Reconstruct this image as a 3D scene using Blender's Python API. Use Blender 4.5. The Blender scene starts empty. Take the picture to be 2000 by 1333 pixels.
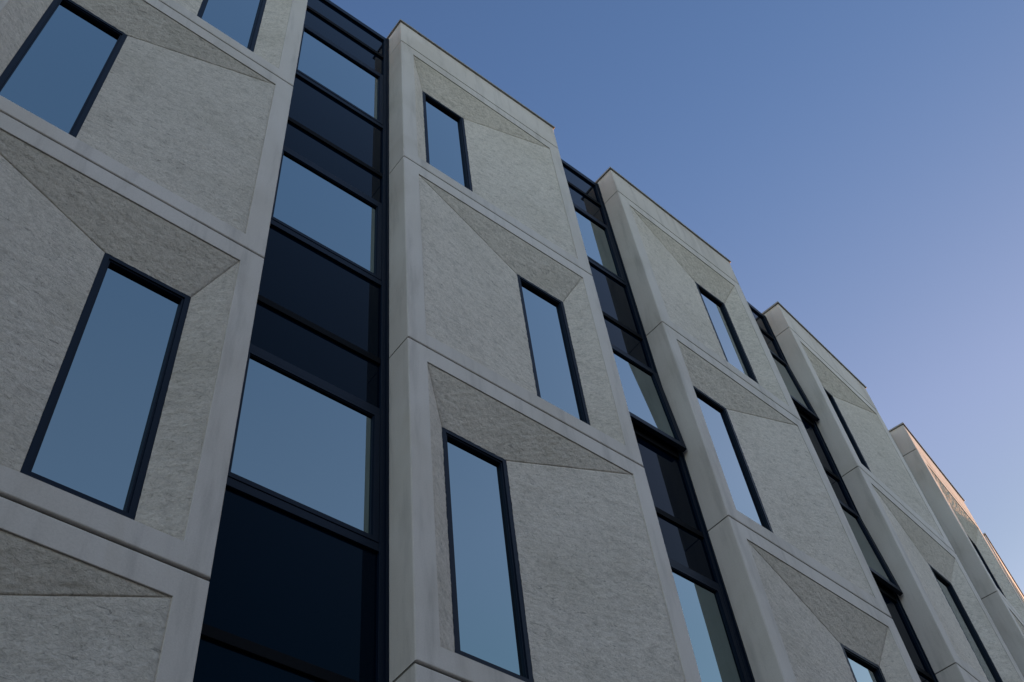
import bpy, bmesh, math, random
import numpy as np
from mathutils import Vector, Matrix
S = bpy.context.scene
C = S.collection

# ------------------------------------------------------------------ camera
ZG = 14.1225                                   # height of the second joint above the ground
cam_d = bpy.data.cameras.new('camera'); cam = bpy.data.objects.new('camera', cam_d); C.objects.link(cam)
yaw, pit, rol = 0.7842, 0.9279, -0.1487
F = Vector((math.sin(yaw)*math.cos(pit), math.cos(yaw)*math.cos(pit), math.sin(pit)))
R0 = Vector((math.cos(yaw), -math.sin(yaw), 0)); U0 = R0.cross(F)
cR = R0*math.cos(rol) + U0*math.sin(rol); cU = -R0*math.sin(rol) + U0*math.cos(rol)
M = Matrix((cR, cU, -F)).transposed().to_4x4(); M.translation = Vector((-3.7203, -5.1227, ZG-12.4725))
cam.matrix_world = M
cam_d.sensor_width = 36; cam_d.sensor_fit = 'HORIZONTAL'; cam_d.lens = 2165.3/2000*36
cam_d.clip_start = 0.1; cam_d.clip_end = 3000
S.camera = cam

# ------------------------------------------------------------------ sky, sun, exposure
SUN_EL, SUN_AZ = math.radians(10.0), 0.150       # azimuth measured from +x towards +y
W = bpy.data.worlds.new('World'); S.world = W; W.use_nodes = True
nt = W.node_tree; nt.nodes.clear()
sky = nt.nodes.new('ShaderNodeTexSky'); sky.sky_type = 'NISHITA'; sky.sun_disc = False
sky.sun_elevation = SUN_EL; sky.sun_rotation = math.pi/2 - SUN_AZ
sky.air_density = 1.0; sky.dust_density = 1.0; sky.ozone_density = 2.2
bg = nt.nodes.new('ShaderNodeBackground'); bg.inputs['Strength'].default_value = 0.05
wo = nt.nodes.new('ShaderNodeOutputWorld')
tc = nt.nodes.new('ShaderNodeTexCoord'); sx = nt.nodes.new('ShaderNodeSeparateXYZ'); nt.links.new(tc.outputs['Generated'], sx.inputs[0])
def zramp(stops):
    n = nt.nodes.new('ShaderNodeValToRGB'); n.color_ramp.interpolation = 'EASE'; e = n.color_ramp.elements
    while len(e) < len(stops): e.new(.5)
    for el, (p, c) in zip(e, stops): el.position = p; el.color = (*c, 1)
    nt.links.new(sx.outputs[2], n.inputs[0]); return n.outputs[0]
wb = nt.nodes.new('ShaderNodeMix'); wb.data_type = 'RGBA'; wb.blend_type = 'MULTIPLY'; wb.inputs[0].default_value = 1.0   # bluer overhead, more lavender lower down
nt.links.new(zramp([(.45, (.84, .86, .87)), (.58, (.87, .85, .86)), (.70, (1.08, .95, 1.01)), (.93, (.85, .90, 1.07))]), wb.inputs[7])
nt.links.new(sky.outputs[0], wb.inputs[6])
GLOW = (1.45, 1.1, .8)                                                                                                    # dusk haze standing above the roofs all round
ad = nt.nodes.new('ShaderNodeMix'); ad.data_type = 'RGBA'; ad.blend_type = 'ADD'; ad.inputs[0].default_value = 1.0; ad.clamp_result = False
gsc = nt.nodes.new('ShaderNodeMix'); gsc.data_type = 'RGBA'; gsc.blend_type = 'MULTIPLY'; gsc.inputs[0].default_value = 1.0; gsc.inputs[7].default_value = (*GLOW, 1)
nt.links.new(zramp([(.17, (0, 0, 0)), (.38, (1, 1, 1)), (.46, (1, 1, 1)), (.575, (0, 0, 0))]), gsc.inputs[6])
xm = nt.nodes.new('ShaderNodeMapRange'); nt.links.new(sx.outputs[0], xm.inputs[0])                                       # brighter away from the sun, on the west side
for i_, v_ in enumerate((-1.0, 1.0, 2.1, 0.15)): xm.inputs[i_+1].default_value = v_
gx = nt.nodes.new('ShaderNodeVectorMath'); gx.operation = 'SCALE'; nt.links.new(gsc.outputs[2], gx.inputs[0]); nt.links.new(xm.outputs[0], gx.inputs['Scale'])
ym = nt.nodes.new('ShaderNodeMapRange'); ym.interpolation_type = 'SMOOTHSTEP'; nt.links.new(sx.outputs[1], ym.inputs[0])   # the half of the sky the facade faces is the brighter, warmer one
for i_, v_ in enumerate((-.32, -.06, 1.0, 0.0)): ym.inputs[i_+1].default_value = v_
yc = nt.nodes.new('ShaderNodeMix'); yc.data_type = 'RGBA'; yc.inputs[6].default_value = (1, 1, 1, 1); yc.inputs[7].default_value = (2.85, 2.45, 2.1, 1); nt.links.new(ym.outputs[0], yc.inputs[0])
sk = nt.nodes.new('ShaderNodeVectorMath'); sk.operation = 'MULTIPLY'; nt.links.new(wb.outputs[2], sk.inputs[0]); nt.links.new(yc.outputs[2], sk.inputs[1])
nt.links.new(sk.outputs[0], ad.inputs[6]); nt.links.new(gx.outputs[0], ad.inputs[7]); nt.links.new(ad.outputs[2], bg.inputs[0]); nt.links.new(bg.outputs[0], wo.inputs[0])
sl = bpy.data.lights.new('sun', 'SUN'); sl.energy = 5.0; sl.angle = math.radians(0.5); sl.color = (1.0, 0.54, 0.30)
so = bpy.data.objects.new('sun', sl); C.objects.link(so)
sd = Vector((math.cos(SUN_EL)*math.cos(SUN_AZ), math.cos(SUN_EL)*math.sin(SUN_AZ), math.sin(SUN_EL)))
so.rotation_euler = sd.to_track_quat('Z', 'Y').to_euler(); so.location = (40, 10, 60)
S.view_settings.view_transform = 'Standard'; S.view_settings.look = 'None'
S.view_settings.exposure = 2.18; S.view_settings.gamma = 1.0
S.view_settings.use_curve_mapping = False

# ------------------------------------------------------------------ materials
def mat(name):
    m = bpy.data.materials.new(name); m.use_nodes = True
    t = m.node_tree; b = t.nodes['Principled BSDF']
    return m, t, b
def N(t, k, **kw):
    n = t.nodes.new(k)
    for a, v in kw.items():
        if a in n.inputs: n.inputs[a].default_value = v
        else: setattr(n, a, v)
    return n
def coords(t, scale, rot=(0, 0, 0)):
    g = N(t, 'ShaderNodeNewGeometry'); mp = N(t, 'ShaderNodeMapping')
    mp.inputs['Scale'].default_value = scale; mp.inputs['Rotation'].default_value = rot
    t.links.new(g.outputs['Position'], mp.inputs['Vector']); return mp.outputs[0]
def noise(t, vec, scale, detail=4, rough=.5, dist=0.0):
    n = N(t, 'ShaderNodeTexNoise'); n.inputs['Scale'].default_value = scale
    n.inputs['Detail'].default_value = detail; n.inputs['Roughness'].default_value = rough; n.inputs['Distortion'].default_value = dist
    t.links.new(vec, n.inputs['Vector']); return n.outputs[0]
def ramp(t, fac, stops):
    r = N(t, 'ShaderNodeValToRGB'); e = r.color_ramp.elements
    while len(e) > len(stops): e.remove(e[-1])
    while len(e) < len(stops): e.new(0.5)
    for el, (p, c) in zip(e, stops):
        el.position = p; el.color = (c, c, c, 1) if isinstance(c, (int, float)) else (*c, 1)
    t.links.new(fac, r.inputs[0]); return r.outputs[0]
def mix(t, a, b, fac, mode='MIX'):
    m = N(t, 'ShaderNodeMix'); m.data_type = 'RGBA'; m.blend_type = mode
    for sock, v in ((6, a), (7, b), (0, fac)):
        if isinstance(v, (int, float)): m.inputs[sock].default_value = v if sock == 0 else (v, v, v, 1)
        elif isinstance(v, tuple): m.inputs[sock].default_value = (*v, 1)
        else: t.links.new(v, m.inputs[sock])
    return m.outputs[2]
def bump(t, b, h, strength, dist, prev=None):
    n = N(t, 'ShaderNodeBump'); n.inputs['Strength'].default_value = strength; n.inputs['Distance'].default_value = dist
    t.links.new(h, n.inputs['Height'])
    if prev is not None: t.links.new(prev, n.inputs['Normal'])
    t.links.new(n.outputs[0], b.inputs['Normal']); return n.outputs[0]

# smooth cast concrete of the panel frames
CONC, t, b = mat('cast_concrete')
v = coords(t, (1, 1, 1)); vs = coords(t, (1, 1, .22))
big = noise(t, v, .9, 3, .55, .6); mid = noise(t, coords(t, (1, 1, .13)), 5, 5, .62); fine = noise(t, v, 90, 3, .6)
c = ramp(t, big, [(.3, (.52, .47, .42)), (.5, (.565, .515, .47)), (.72, (.59, .54, .50))])
c = mix(t, c, ramp(t, mid, [(.27, .76), (.48, 1.0), (.8, 1.05)]), 1.0, 'MULTIPLY')
c = mix(t, c, ramp(t, fine, [(.3, .93), (.6, 1.03)]), 1.0, 'MULTIPLY')
stain = ramp(t, noise(t, vs, 1.7, 4, .6, .8), [(.60, 0.0), (.74, 1.0)])
sf = N(t, 'ShaderNodeMath', operation='MULTIPLY'); sf.inputs[1].default_value = .42; t.links.new(stain, sf.inputs[0])
c = mix(t, c, (.42, .36, .29), sf.outputs[0])
oi = N(t, 'ShaderNodeObjectInfo'); c = mix(t, c, ramp(t, oi.outputs['Random'], [(0, .955), (1, 1.04)]), 1.0, 'MULTIPLY')
t.links.new(c, b.inputs['Base Color']); b.inputs['Roughness'].default_value = .78; b.inputs['Specular IOR Level'].default_value = .3
bump(t, b, noise(t, v, 45, 4, .6), .25, .004)

# rough fibrous stone face
STON, t, b = mat('rough_textured_concrete')
va = coords(t, (1, 1, 1.25), (0, math.radians(14), 0)); v = coords(t, (1, 1, 1))
f0 = noise(t, va, 9, 7, .7, .5); f1 = noise(t, va, 33, 7, .74, .9); f2 = noise(t, va, 70, 4, .7, .8); big = noise(t, v, .9, 4, .55, .4)
c = ramp(t, f1, [(.30, (.35, .325, .27)), (.43, (.60, .54, .475)), (.58, (.70, .635, .56)), (.8, (.75, .685, .605))])
c = mix(t, c, ramp(t, f0, [(.32, .80), (.5, 1.0), (.70, 1.05)]), 1.0, 'MULTIPLY')
c = mix(t, c, ramp(t, f2, [(.30, .86), (.5, 1.0), (.75, 1.05)]), 1.0, 'MULTIPLY')
c = mix(t, c, ramp(t, big, [(.28, (.90, .90, .88)), (.5, (1, 1, 1)), (.75, (1.05, 1.05, 1.05))]), 1.0, 'MULTIPLY')
vc = coords(t, (1, 1, 4.0), (0, math.radians(-14), 0))
scr = ramp(t, noise(t, vc, 4.8, 3, .6, 2.2), [(.655, 0.0), (.68, 1.0)])
scf = N(t, 'ShaderNodeMath', operation='MULTIPLY'); scf.inputs[1].default_value = .5; t.links.new(scr, scf.inputs[0])
c = mix(t, c, (.15, .14, .12), scf.outputs[0])
oi = N(t, 'ShaderNodeObjectInfo'); c = mix(t, c, ramp(t, oi.outputs['Random'], [(0, .94), (1, 1.05)]), 1.0, 'MULTIPLY')
t.links.new(c, b.inputs['Base Color']); b.inputs['Roughness'].default_value = .95; b.inputs['Specular IOR Level'].default_value = .15
n0 = bump(t, b, f0, .4, .035); n1 = bump(t, b, f1, 1.0, .014, n0); bump(t, b, f2, .5, .004, n1)

def plain(name, col, rough, ior=1.5, metal=0.0, bumpy=0.0):
    m, t, b = mat(name)
    b.inputs['Base Color'].default_value = (*col, 1); b.inputs['Roughness'].default_value = rough
    b.inputs['IOR'].default_value = ior; b.inputs['Metallic'].default_value = metal
    if bumpy:
        bump(t, b, noise(t, coords(t, (1, 1, 1)), .8, 2), 1.0, bumpy)
    return m
FRAME = plain('dark_blue_aluminium', (.0006, .0062, .018), .5)
FRAME.node_tree.nodes['Principled BSDF'].inputs['Specular IOR Level'].default_value = .14
CAPM = plain('shade_black', (.001, .0015, .003), .75, 1.2)  # black colour stands in for shade in recessed transoms and openings
VGLASS = plain('coated_vision_glass', (.205, .272, .285), .015, 1.5, 1.0, .0010)
SGLASS = plain('dark_spandrel_glass', (.0001, .0030, .0095), .02, 1.15, 0, .0012)
SGLASS.node_tree.nodes['Principled BSDF'].inputs['Specular Tint'].default_value = (.1, .66, 1, 1)
COPE = plain('metal_coping', (.30, .28, .26), .5, 1.5, .3)
JOINT = plain('joint_sealant', (.13, .12, .10), .9)
ROOFM = plain('roof_membrane', (.18, .18, .18), .9)
COREM = plain('core_wall', (.05, .05, .055), .8)
PAVE, t, b = mat('concrete_paving')
v = coords(t, (1, 1, 1)); br = N(t, 'ShaderNodeTexBrick'); t.links.new(v, br.inputs['Vector'])
br.inputs['Scale'].default_value = 1.0; br.inputs['Color1'].default_value = (.05, .048, .045, 1); br.inputs['Color2'].default_value = (.065, .062, .058, 1)
br.inputs['Mortar'].default_value = (.1, .1, .1, 1); br.inputs['Mortar Size'].default_value = .008
t.links.new(mix(t, br.outputs[0], ramp(t, noise(t, v, 2, 5), [(.3, .8), (.7, 1.1)]), 1.0, 'MULTIPLY'), b.inputs['Base Color']); b.inputs['Roughness'].default_value = .85
BLOCKER_HILL, t, b = mat('blocker_hill_green')
t.links.new(ramp(t, noise(t, coords(t, (1, 1, 1)), .3, 6), [(.3, (.02, .035, .015)), (.7, (.06, .08, .03))]), b.inputs['Base Color']); b.inputs['Roughness'].default_value = 1

# ------------------------------------------------------------------ helpers
def link(name, me, parent=None, loc=(0, 0, 0), label=None):
    o = bpy.data.objects.new(name, me); C.objects.link(o)
    o.parent = parent; o.location = loc
    if label: o['label'] = label
    return o
def mesh(name, verts, faces, mats, smooth=False, fmat=None):
    me = bpy.data.meshes.new(name); me.from_pydata([tuple(map(float, q)) for q in verts], [], [list(map(int, f)) for f in faces])
    for m in (mats if isinstance(mats, (list, tuple)) else [mats]): me.materials.append(m)
    if fmat is not None: me.polygons.foreach_set('material_index', fmat)
    if smooth: me.polygons.foreach_set('use_smooth', [True]*len(me.polygons))
    me.update(); return me
class MB:
    def __init__(s): s.v = []; s.f = []
    def box(s, x0, x1, y0, y1, z0, z1, bev=0.0):
        bm = bmesh.new(); bmesh.ops.create_cube(bm, size=1)
        for q in bm.verts: q.co = Vector(((x0+x1)/2+q.co.x*(x1-x0), (y0+y1)/2+q.co.y*(y1-y0), (z0+z1)/2+q.co.z*(z1-z0)))
        if bev: bmesh.ops.bevel(bm, geom=bm.edges[:], offset=bev, segments=2, profile=.5, affect='EDGES')
        n = len(s.v); bm.verts.index_update()
        s.v += [q.co.copy() for q in bm.verts]; s.f += [[n+q.index for q in f.verts] for f in bm.faces]; bm.free(); return s
    def get(s, name, m): return mesh(name, s.v, s.f, m)
def rings(loops):
    """loops: list of (x0,x1,z0,z1,y); returns verts/faces of quads between successive rectangles"""
    v, f = [], []
    for (x0, x1, z0, z1, y) in loops: v += [(x0, y, z0), (x1, y, z0), (x1, y, z1), (x0, y, z1)]
    for i in range(len(loops)-1):
        a, c = 4*i, 4*i+4
        for j in range(4):
            k = (j+1) % 4; f.append([a+j, c+j, c+k, a+k])
    return v, f

# smooth value noise on numpy arrays, for the relief of the rough stone
rng = np.random.default_rng(7); TAB = rng.random((256, 256))
def vn(x, z, seed):
    x = x+seed*17.3; z = z+seed*5.1
    xi = np.floor(x).astype(int); zi = np.floor(z).astype(int); fx = x-xi; fz = z-zi
    fx = fx*fx*(3-2*fx); fz = fz*fz*(3-2*fz)
    g = lambda i, j: TAB[(xi+i) % 256, (zi+j) % 256]
    return (g(0, 0)*(1-fx)+g(1, 0)*fx)*(1-fz)+(g(0, 1)*(1-fx)+g(1, 1)*fx)*fz
def relief(x, z, seed):
    xr = x*.97+z*.25; zr = z*.97-x*.25
    return (.38*vn(xr*17, zr*28, seed)+.50*vn(xr*29, zr*45, seed+1)+.25*vn(x*5, z*8, seed+2))-.35

# ------------------------------------------------------------------ dimensions of the repeating panel
PW, PH, DEP = 3.1087, 3.80, 0.3458
BX, BT, BB = .2209, .2377, .216
WN, WW, WT, WD, WB = .2804, .7665, .5824, .200, .178
G2 = .009                                       # half the joint between panels
STEP = .013; AMP = .012
# local panel coordinates: x 0..PW, z -PH..0 (top joint at 0), y=0 front
def frame_mesh(jt=G2, jb=G2):
    b = .015; x0, x1, z0, z1 = 0, PW, -PH+jb, -jt
    L = [(x0, x1, z0, z1, DEP+.12)]
    for a in range(4):
        th = a*math.pi/6; i = b*(1-math.cos(th)); L.append((x0+i, x1-i, z0+i, z1-i, b*(1-math.sin(th))))
    ox0, ox1, oz0, oz1 = BX, PW-BX, -PH+BB, -BT
    L += [(ox0-.003, ox1+.003, oz0-.003, oz1+.003, 0), (ox0, ox1, oz0, oz1, .003), (ox0, ox1, oz0, oz1, STEP+.03)]
    v, f = rings(L); return mesh('panel_frame', v, f, CONC)
def infill_mesh(left, seed, res=.016):
    ox0, ox1, oz0, oz1 = BX, PW-BX, -PH+BB, -BT
    if left: wx0 = BX+WN; wx1 = wx0+WW
    else: wx1 = PW-BX-WN; wx0 = wx1-WW
    wz0, wz1 = oz0+WB, oz1-WT
    y0, y1 = STEP, WD
    quads = [((ox0, oz1), (ox1, oz1), (wx1, wz1), (wx0, wz1)), ((ox1, oz1), (ox1, oz0), (wx1, wz0), (wx1, wz1)),
             ((ox0, oz0), (ox0, oz1), (wx0, wz1), (wx0, wz0)), ((ox1, oz0), (ox0, oz0), (wx0, wz0), (wx1, wz0))]
    V, Fc = [], []
    for a, b_, c_, d in quads:                  # a,b outer edge; d,c inner edge
        a, b_, c_, d = map(np.array, (a, b_, c_, d))
        La = np.linalg.norm(b_-a); n = max(2, int(max(La, np.linalg.norm(c_-d))/res)); m = 44
        s = np.linspace(0, 1, n+1)[None, :, None]; r = np.linspace(0, 1, m+1)[:, None, None]
        P = (a*(1-s)+b_*s)*(1-r)+(d*(1-s)+c_*s)*r
        x, z = P[..., 0], P[..., 1]; y = np.broadcast_to(y0+(y1-y0)*r[..., 0], x.shape)
        dist = np.minimum.reduce([x-ox0, ox1-x, z-oz0, oz1-z]); fade = np.clip(dist/.03, 0, 1)
        wid = np.linalg.norm(P[:, -1]-P[:, 0], axis=1)[:, None]; sm = np.minimum(s[..., 0], 1-s[..., 0])*wid
        cr = np.clip(sm/.035, 0, 1)
        h = relief(x, z, seed)*AMP*fade*(.25+.75*cr)-.007*(1-np.clip(sm/.012, 0, 1))*fade
        base = len(V); V += list(zip(x.ravel(), (y-h-.004*fade).ravel(), z.ravel()))
        for i in range(m):
            for j in range(n):
                k = base+i*(n+1)+j; Fc.append((k, k+1, k+n+2, k+n+1))
    return mesh('rough_infill', V, Fc, STON, True)
def win_meshes():
    w, z1, z0 = WW, 0.0, -(PH-BB-BT-WT-WB)
    fw = .066
    L = [(0, w, z0, z1, .16), (0, w, z0, z1, -.004), (.003, w-.003, z0+.003, z1-.003, -.007), (fw-.018, w-fw+.018, z0+fw-.018, z1-fw+.018, -.007),
         (fw-.016, w-fw+.016, z0+fw-.016, z1-fw+.016, .006), (fw, w-fw, z0+fw, z1-fw, .006), (fw, w-fw, z0+fw, z1-fw, .045)]
    v, f = rings(L); fr = mesh('window_frame', v, f, FRAME)
    v = [(fw-.01, .04, z0+fw-.01), (w-fw+.01, .04, z0+fw-.01), (w-fw+.01, .04, z1-fw+.01), (fw-.01, .04, z1-fw+.01)]
    v += [(x, y+.02, z) for x, y, z in v]
    gl = mesh('glass_pane', v, [(0, 1, 2, 3), (7, 6, 5, 4), (0, 4, 5, 1), (1, 5, 6, 2), (2, 6, 7, 3), (3, 7, 4, 0)], VGLASS)
    return fr, gl
FRS = [frame_mesh(), frame_mesh(), frame_mesh(G2, .011), frame_mesh(.013, G2)]; FRW, GLW = win_meshes()
INF = {(L, s): infill_mesh(L, s*3+(1 if L else 2)) for L in (True, False) for s in (0, 1)}

# ------------------------------------------------------------------ the building
root = bpy.data.objects.new('office_building', None); C.objects.link(root); root.location = (0, 0, 0)
root['label'] = 'pale concrete office building of faceted window bays divided by dark glass strips'
root['category'] = 'building'
BAYS = [(-9.35, -.11, -.03), (-4.6752, -.0058, .0055), (0, 0, 0), (4.4227, .0175, .0513), (8.9895, .306, .1378),
        (13.54, .9395, .2332), (17.93, 2.08, .305), (22.25, 3.62, .38)]
TOP = .7822
lvl0 = ZG + PH                                   # z of the joint under the parapet
def lp(b, x, y):
    X, Y, T = BAYS[b]; return X+x*math.cos(T)-y*math.sin(T), Y+x*math.sin(T)+y*math.cos(T)
PAR = MB().box(0, PW, 0, DEP+.1, G2, TOP-.02, .010).get('parapet_panel', CONC)
COP = MB().box(-.028, PW+.028, -.028, DEP+.12, TOP-.02, TOP+.018, .004).get('coping', COPE)
GRD = MB().box(0, PW, 0, DEP+.1, -lvl0+4*PH+.0, -G2, .010).get('ground_storey_panel', CONC)
JNT = MB().box(.03, PW-.03, .028, DEP+.10, -lvl0+.02, TOP-.05).get('joint_backing', JOINT)
for b, (X, Y, T) in enumerate(BAYS):
    def put(name, me, x, y, z, par=root):
        if par is root:
            px, py = lp(b, x, y); o = link(name, me, root, (px, py, z)); o.rotation_euler = (0, 0, T); return o
        return link(name, me, par, (x, y, z))
    pp = put('parapet_panel', PAR, 0, 0, lvl0); link('coping', COP, pp)
    for k in range(4):
        # window places alternate like a chessboard
        left = ((b-2)+k) % 2 == 0
        pn = put('facade_panel', FRS[k], 0, 0, lvl0-k*PH)
        link('rough_infill', INF[(left, (b+k//2) % 2)], pn)
        wx = BX+WN if left else PW-BX-WN-WW
        w = put('window', FRW, wx, WD, lvl0-k*PH-BT-WT); link('glass_pane', GLW, w)
    put('ground_storey_panel', GRD, 0, 0, lvl0-4*PH)
SEAL = MB().box(.006, PW-.006, .024, DEP+.08, -.023, .023).get('joint_seal', JOINT)
# dark sealant set back in the joints: thin strips just behind each panel joint
for b, (X, Y, T) in enumerate(BAYS):
    for k in range(5):
        px, py = lp(b, 0, 0); o = link('joint_seal', SEAL, root, (px, py, lvl0-k*PH)); o.rotation_euler = (0, 0, T)

# ------------------------------------------------------------------ glazed strips between the bays
OPEN = {(3, 1): .085, (4, 0): .085, (4, 1): .09}
def curtain(b):
    x0, y0 = lp(b-1, PW, DEP); x1, y1 = lp(b, 0, DEP)
    L = math.hypot(x1-x0, y1-y0); ang = math.atan2(y1-y0, x1-x0)
    o = MB(); mw = .085
    zb = -ZG+.05; zt = 4.50
    for a, c_ in ((0, mw), (L-mw, L)):
        o.box(a, c_, -.012, .10, zb, zt, .003)
    o.box(L-.030, L-.001, -.026, .05, zb, zt-.01)
    caps = []
    o.box(mw, L-mw, -.012, .12, zt-.12, zt, .003)
    panes = []
    def tr(z0, z1, y=-.008): o.box(mw, L-mw, y, .09, z0, z1, .003)
    caps.append((3.655, 3.745))
    panes.append(('s', 3.74, zt-.12)); 
    for k in range(4):
        d = -PH*k
        tr(2.90+d, 2.99+d)                        # head above the vision pane
        panes.append(('s', 2.99+d, 3.66+d))
        panes.append(('v', 1.32+d, 2.90+d, k))
        if (b, k) in OPEN: caps.append((1.19+d, 1.32+d))  # transom coloured black for the shaded gap under an open sash
        else: tr(1.235+d, 1.32+d)
        panes.append(('s', -.05+d, 1.235+d))
        caps.append((-.135+d, -.045+d))
    panes.append(('s', 2.99-4*PH, 3.66-4*PH)); tr(2.90-4*PH, 2.99-4*PH); panes.append(('v', zb, 2.90-4*PH, 9))
    cw = link('curtain_wall', o.get('curtain_wall_frame', FRAME), root, (x0, y0, ZG)); cw.rotation_euler = (0, 0, ang)
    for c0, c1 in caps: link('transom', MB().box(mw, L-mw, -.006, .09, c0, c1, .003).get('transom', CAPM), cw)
    for pn in panes:
        if pn[0] == 's':
            link('spandrel_pane', MB().box(mw-.002, L-mw+.002, .020, .05, pn[1]-.002, pn[2]+.002).get('spandrel_pane', SGLASS), cw)
        else:
            z0, z1, k = pn[1:]; push = OPEN.get((b, k), 0)
            ov = .055 if push else 0; h = z1-z0-.008+(.03 if push else 0); w_ = L-2*mw-.008+2*ov; fw = .072+ov*.6
            v, f = rings([(0, w_, -h, 0, .05), (0, w_, -h, 0, -.010), (.003, w_-.003, -h+.003, -.003, -.013), (fw-.012, w_-fw+.012, -h+fw-.022, -fw+.032, -.013),
                          (fw-.010, w_-fw+.010, -h+fw-.02, -fw+.03, -.002), (fw, w_-fw, -h+fw-.010, -fw+.02, -.002), (fw, w_-fw, -h+fw-.010, -fw+.02, .022)])
            sa = link('window_sash', mesh('sash_frame', v, f, FRAME), root,
                      (x0+(mw+.004-ov)*math.cos(ang)+.02*bool(push)*math.sin(ang), y0+(mw+.004-ov)*math.sin(ang)-.02*bool(push)*math.cos(ang), ZG+z1-.004))
            sa.rotation_euler = (-math.atan2(push, h), 0, ang) if push else (0, 0, ang)
            if push: sa['label'] = {(3, 1): 'window sash pushed open at the bottom, in the glazed strip after the second bay',
                (4, 0): 'upper of the two sashes pushed open at the bottom in the narrow glazed strip further along',
                (4, 1): 'lower of the two sashes pushed open at the bottom in the narrow glazed strip further along'}[(b, k)]
            link('glass_pane', MB().box(fw-.008, w_-fw+.008, .016, .034, -h+fw-.018, -fw+.028).get('sash_glass', VGLASS), sa)
            link('dark_room_sheet', MB().box(mw-.02, L-mw+.02, .14, .16, z0-.02, z1+.02).get('dark_room_sheet', CAPM), cw)  # black sheet in place of the unlit room behind the pane
for b in range(1, len(BAYS)): curtain(b)

# core behind the facade: walls and roof, following the bend of the front
front = []
for b in range(len(BAYS)):
    front += [lp(b, .01, DEP+.19), lp(b, PW-.01, DEP+.19)]
back = [(28, 20), (-12, 16)]
poly = front + back
def prism(name, poly, z0, z1, m, par):
    n = len(poly); v = [(x, y, z0) for x, y in poly]+[(x, y, z1) for x, y in poly]
    f = [[i, (i+1) % n, n+(i+1) % n, n+i] for i in range(n)]+[list(range(n, 2*n)), list(range(n-1, -1, -1))]
    return link(name, mesh(name, v, f, m), par)
prism('rear_wall', poly, 0, ZG+4.2, COREM, root)
prism('roof', poly, ZG+4.2, ZG+4.35, ROOFM, root)

# ------------------------------------------------------------------ ground and an unseen hill added to keep the low sun off the lower storeys
n = 60; v = [(0, 0, 0)]+[(1200*math.cos(2*math.pi*i/n), 1200*math.sin(2*math.pi*i/n), 0) for i in range(n)]
g = link('ground', mesh('ground', v, [[0, i+1, (i+1) % n+1] for i in range(n)], PAVE)); g['kind'] = 'structure'
HV, HF = [], []
D0 = 220; hx = np.linspace(-260, 260, 80)
HT = 15.5 + (D0-15)*math.tan(SUN_EL)
ca, sa_ = math.cos(SUN_AZ), math.sin(SUN_AZ)
for j, (r, hh) in enumerate([(-70, -.02), (-35, .7), (-8, .985), (0, 1), (12, .97), (60, .6), (120, -.02)]):
    for i, s in enumerate(hx):
        e = max(0., 1-(abs(s)/260)**4); z = HT*hh*e + (math.sin(s*.21+j)+math.sin(s*.57+2*j))*.25*(1 if hh > 0 else 0)
        HV.append((ca*(D0+r)-sa_*s, sa_*(D0+r)+ca*s, z))
m_ = len(hx)
for j in range(6):
    for i in range(m_-1): HF.append((j*m_+i, j*m_+i+1, (j+1)*m_+i+1, (j+1)*m_+i))
h = link('sun_blocker_hill', mesh('sun_blocker_hill', HV, HF, BLOCKER_HILL, True)); h['kind'] = 'structure'

# ------------------------------------------------------------------ unseen building added across the street to block low sky light
BRICK, t, b = mat('brown_brick')
v = coords(t, (1, 1, 1), (math.radians(90), 0, 0)); br = N(t, 'ShaderNodeTexBrick'); t.links.new(v, br.inputs['Vector'])
br.inputs['Scale'].default_value = 4.0; br.inputs['Color1'].default_value = (.13, .08, .055, 1); br.inputs['Color2'].default_value = (.17, .10, .07, 1)
br.inputs['Mortar'].default_value = (.2, .19, .17, 1); t.links.new(br.outputs[0], b.inputs['Base Color']); b.inputs['Roughness'].default_value = .9
ob = bpy.data.objects.new('sky_blocker_building', None); C.objects.link(ob); ob.location = (-35, -30, 0)
ob['label'] = 'unseen brown brick building added across the street to block low sky light'; ob['category'] = 'building'
link('wall', MB().box(0, 75, -14, 0, 0, 19.0).get('sky_blocker_wall', BRICK), ob)
link('roof', MB().box(-.2, 75.2, -14.2, .2, 19.003, 19.3, .02).get('sky_blocker_building_roof', ROOFM), ob)
v, f = rings([(0, 1.6, 0, 2.0, -.05), (0, 1.6, 0, 2.0, .06), (.08, 1.52, .08, 1.92, .06), (.08, 1.52, .08, 1.92, .0)])
wf = mesh('sky_blocker_building_window', v, [q[::-1] for q in f], FRAME); wg = MB().box(.08, 1.52, .004, .02, .08, 1.92).get('sky_blocker_building_glass', VGLASS)
for i in range(18):
    for k in range(6):
        w = link('window', wf, ob, (2+i*4.0, 0, 0.8+k*3.1)); link('glass_pane', wg, w)
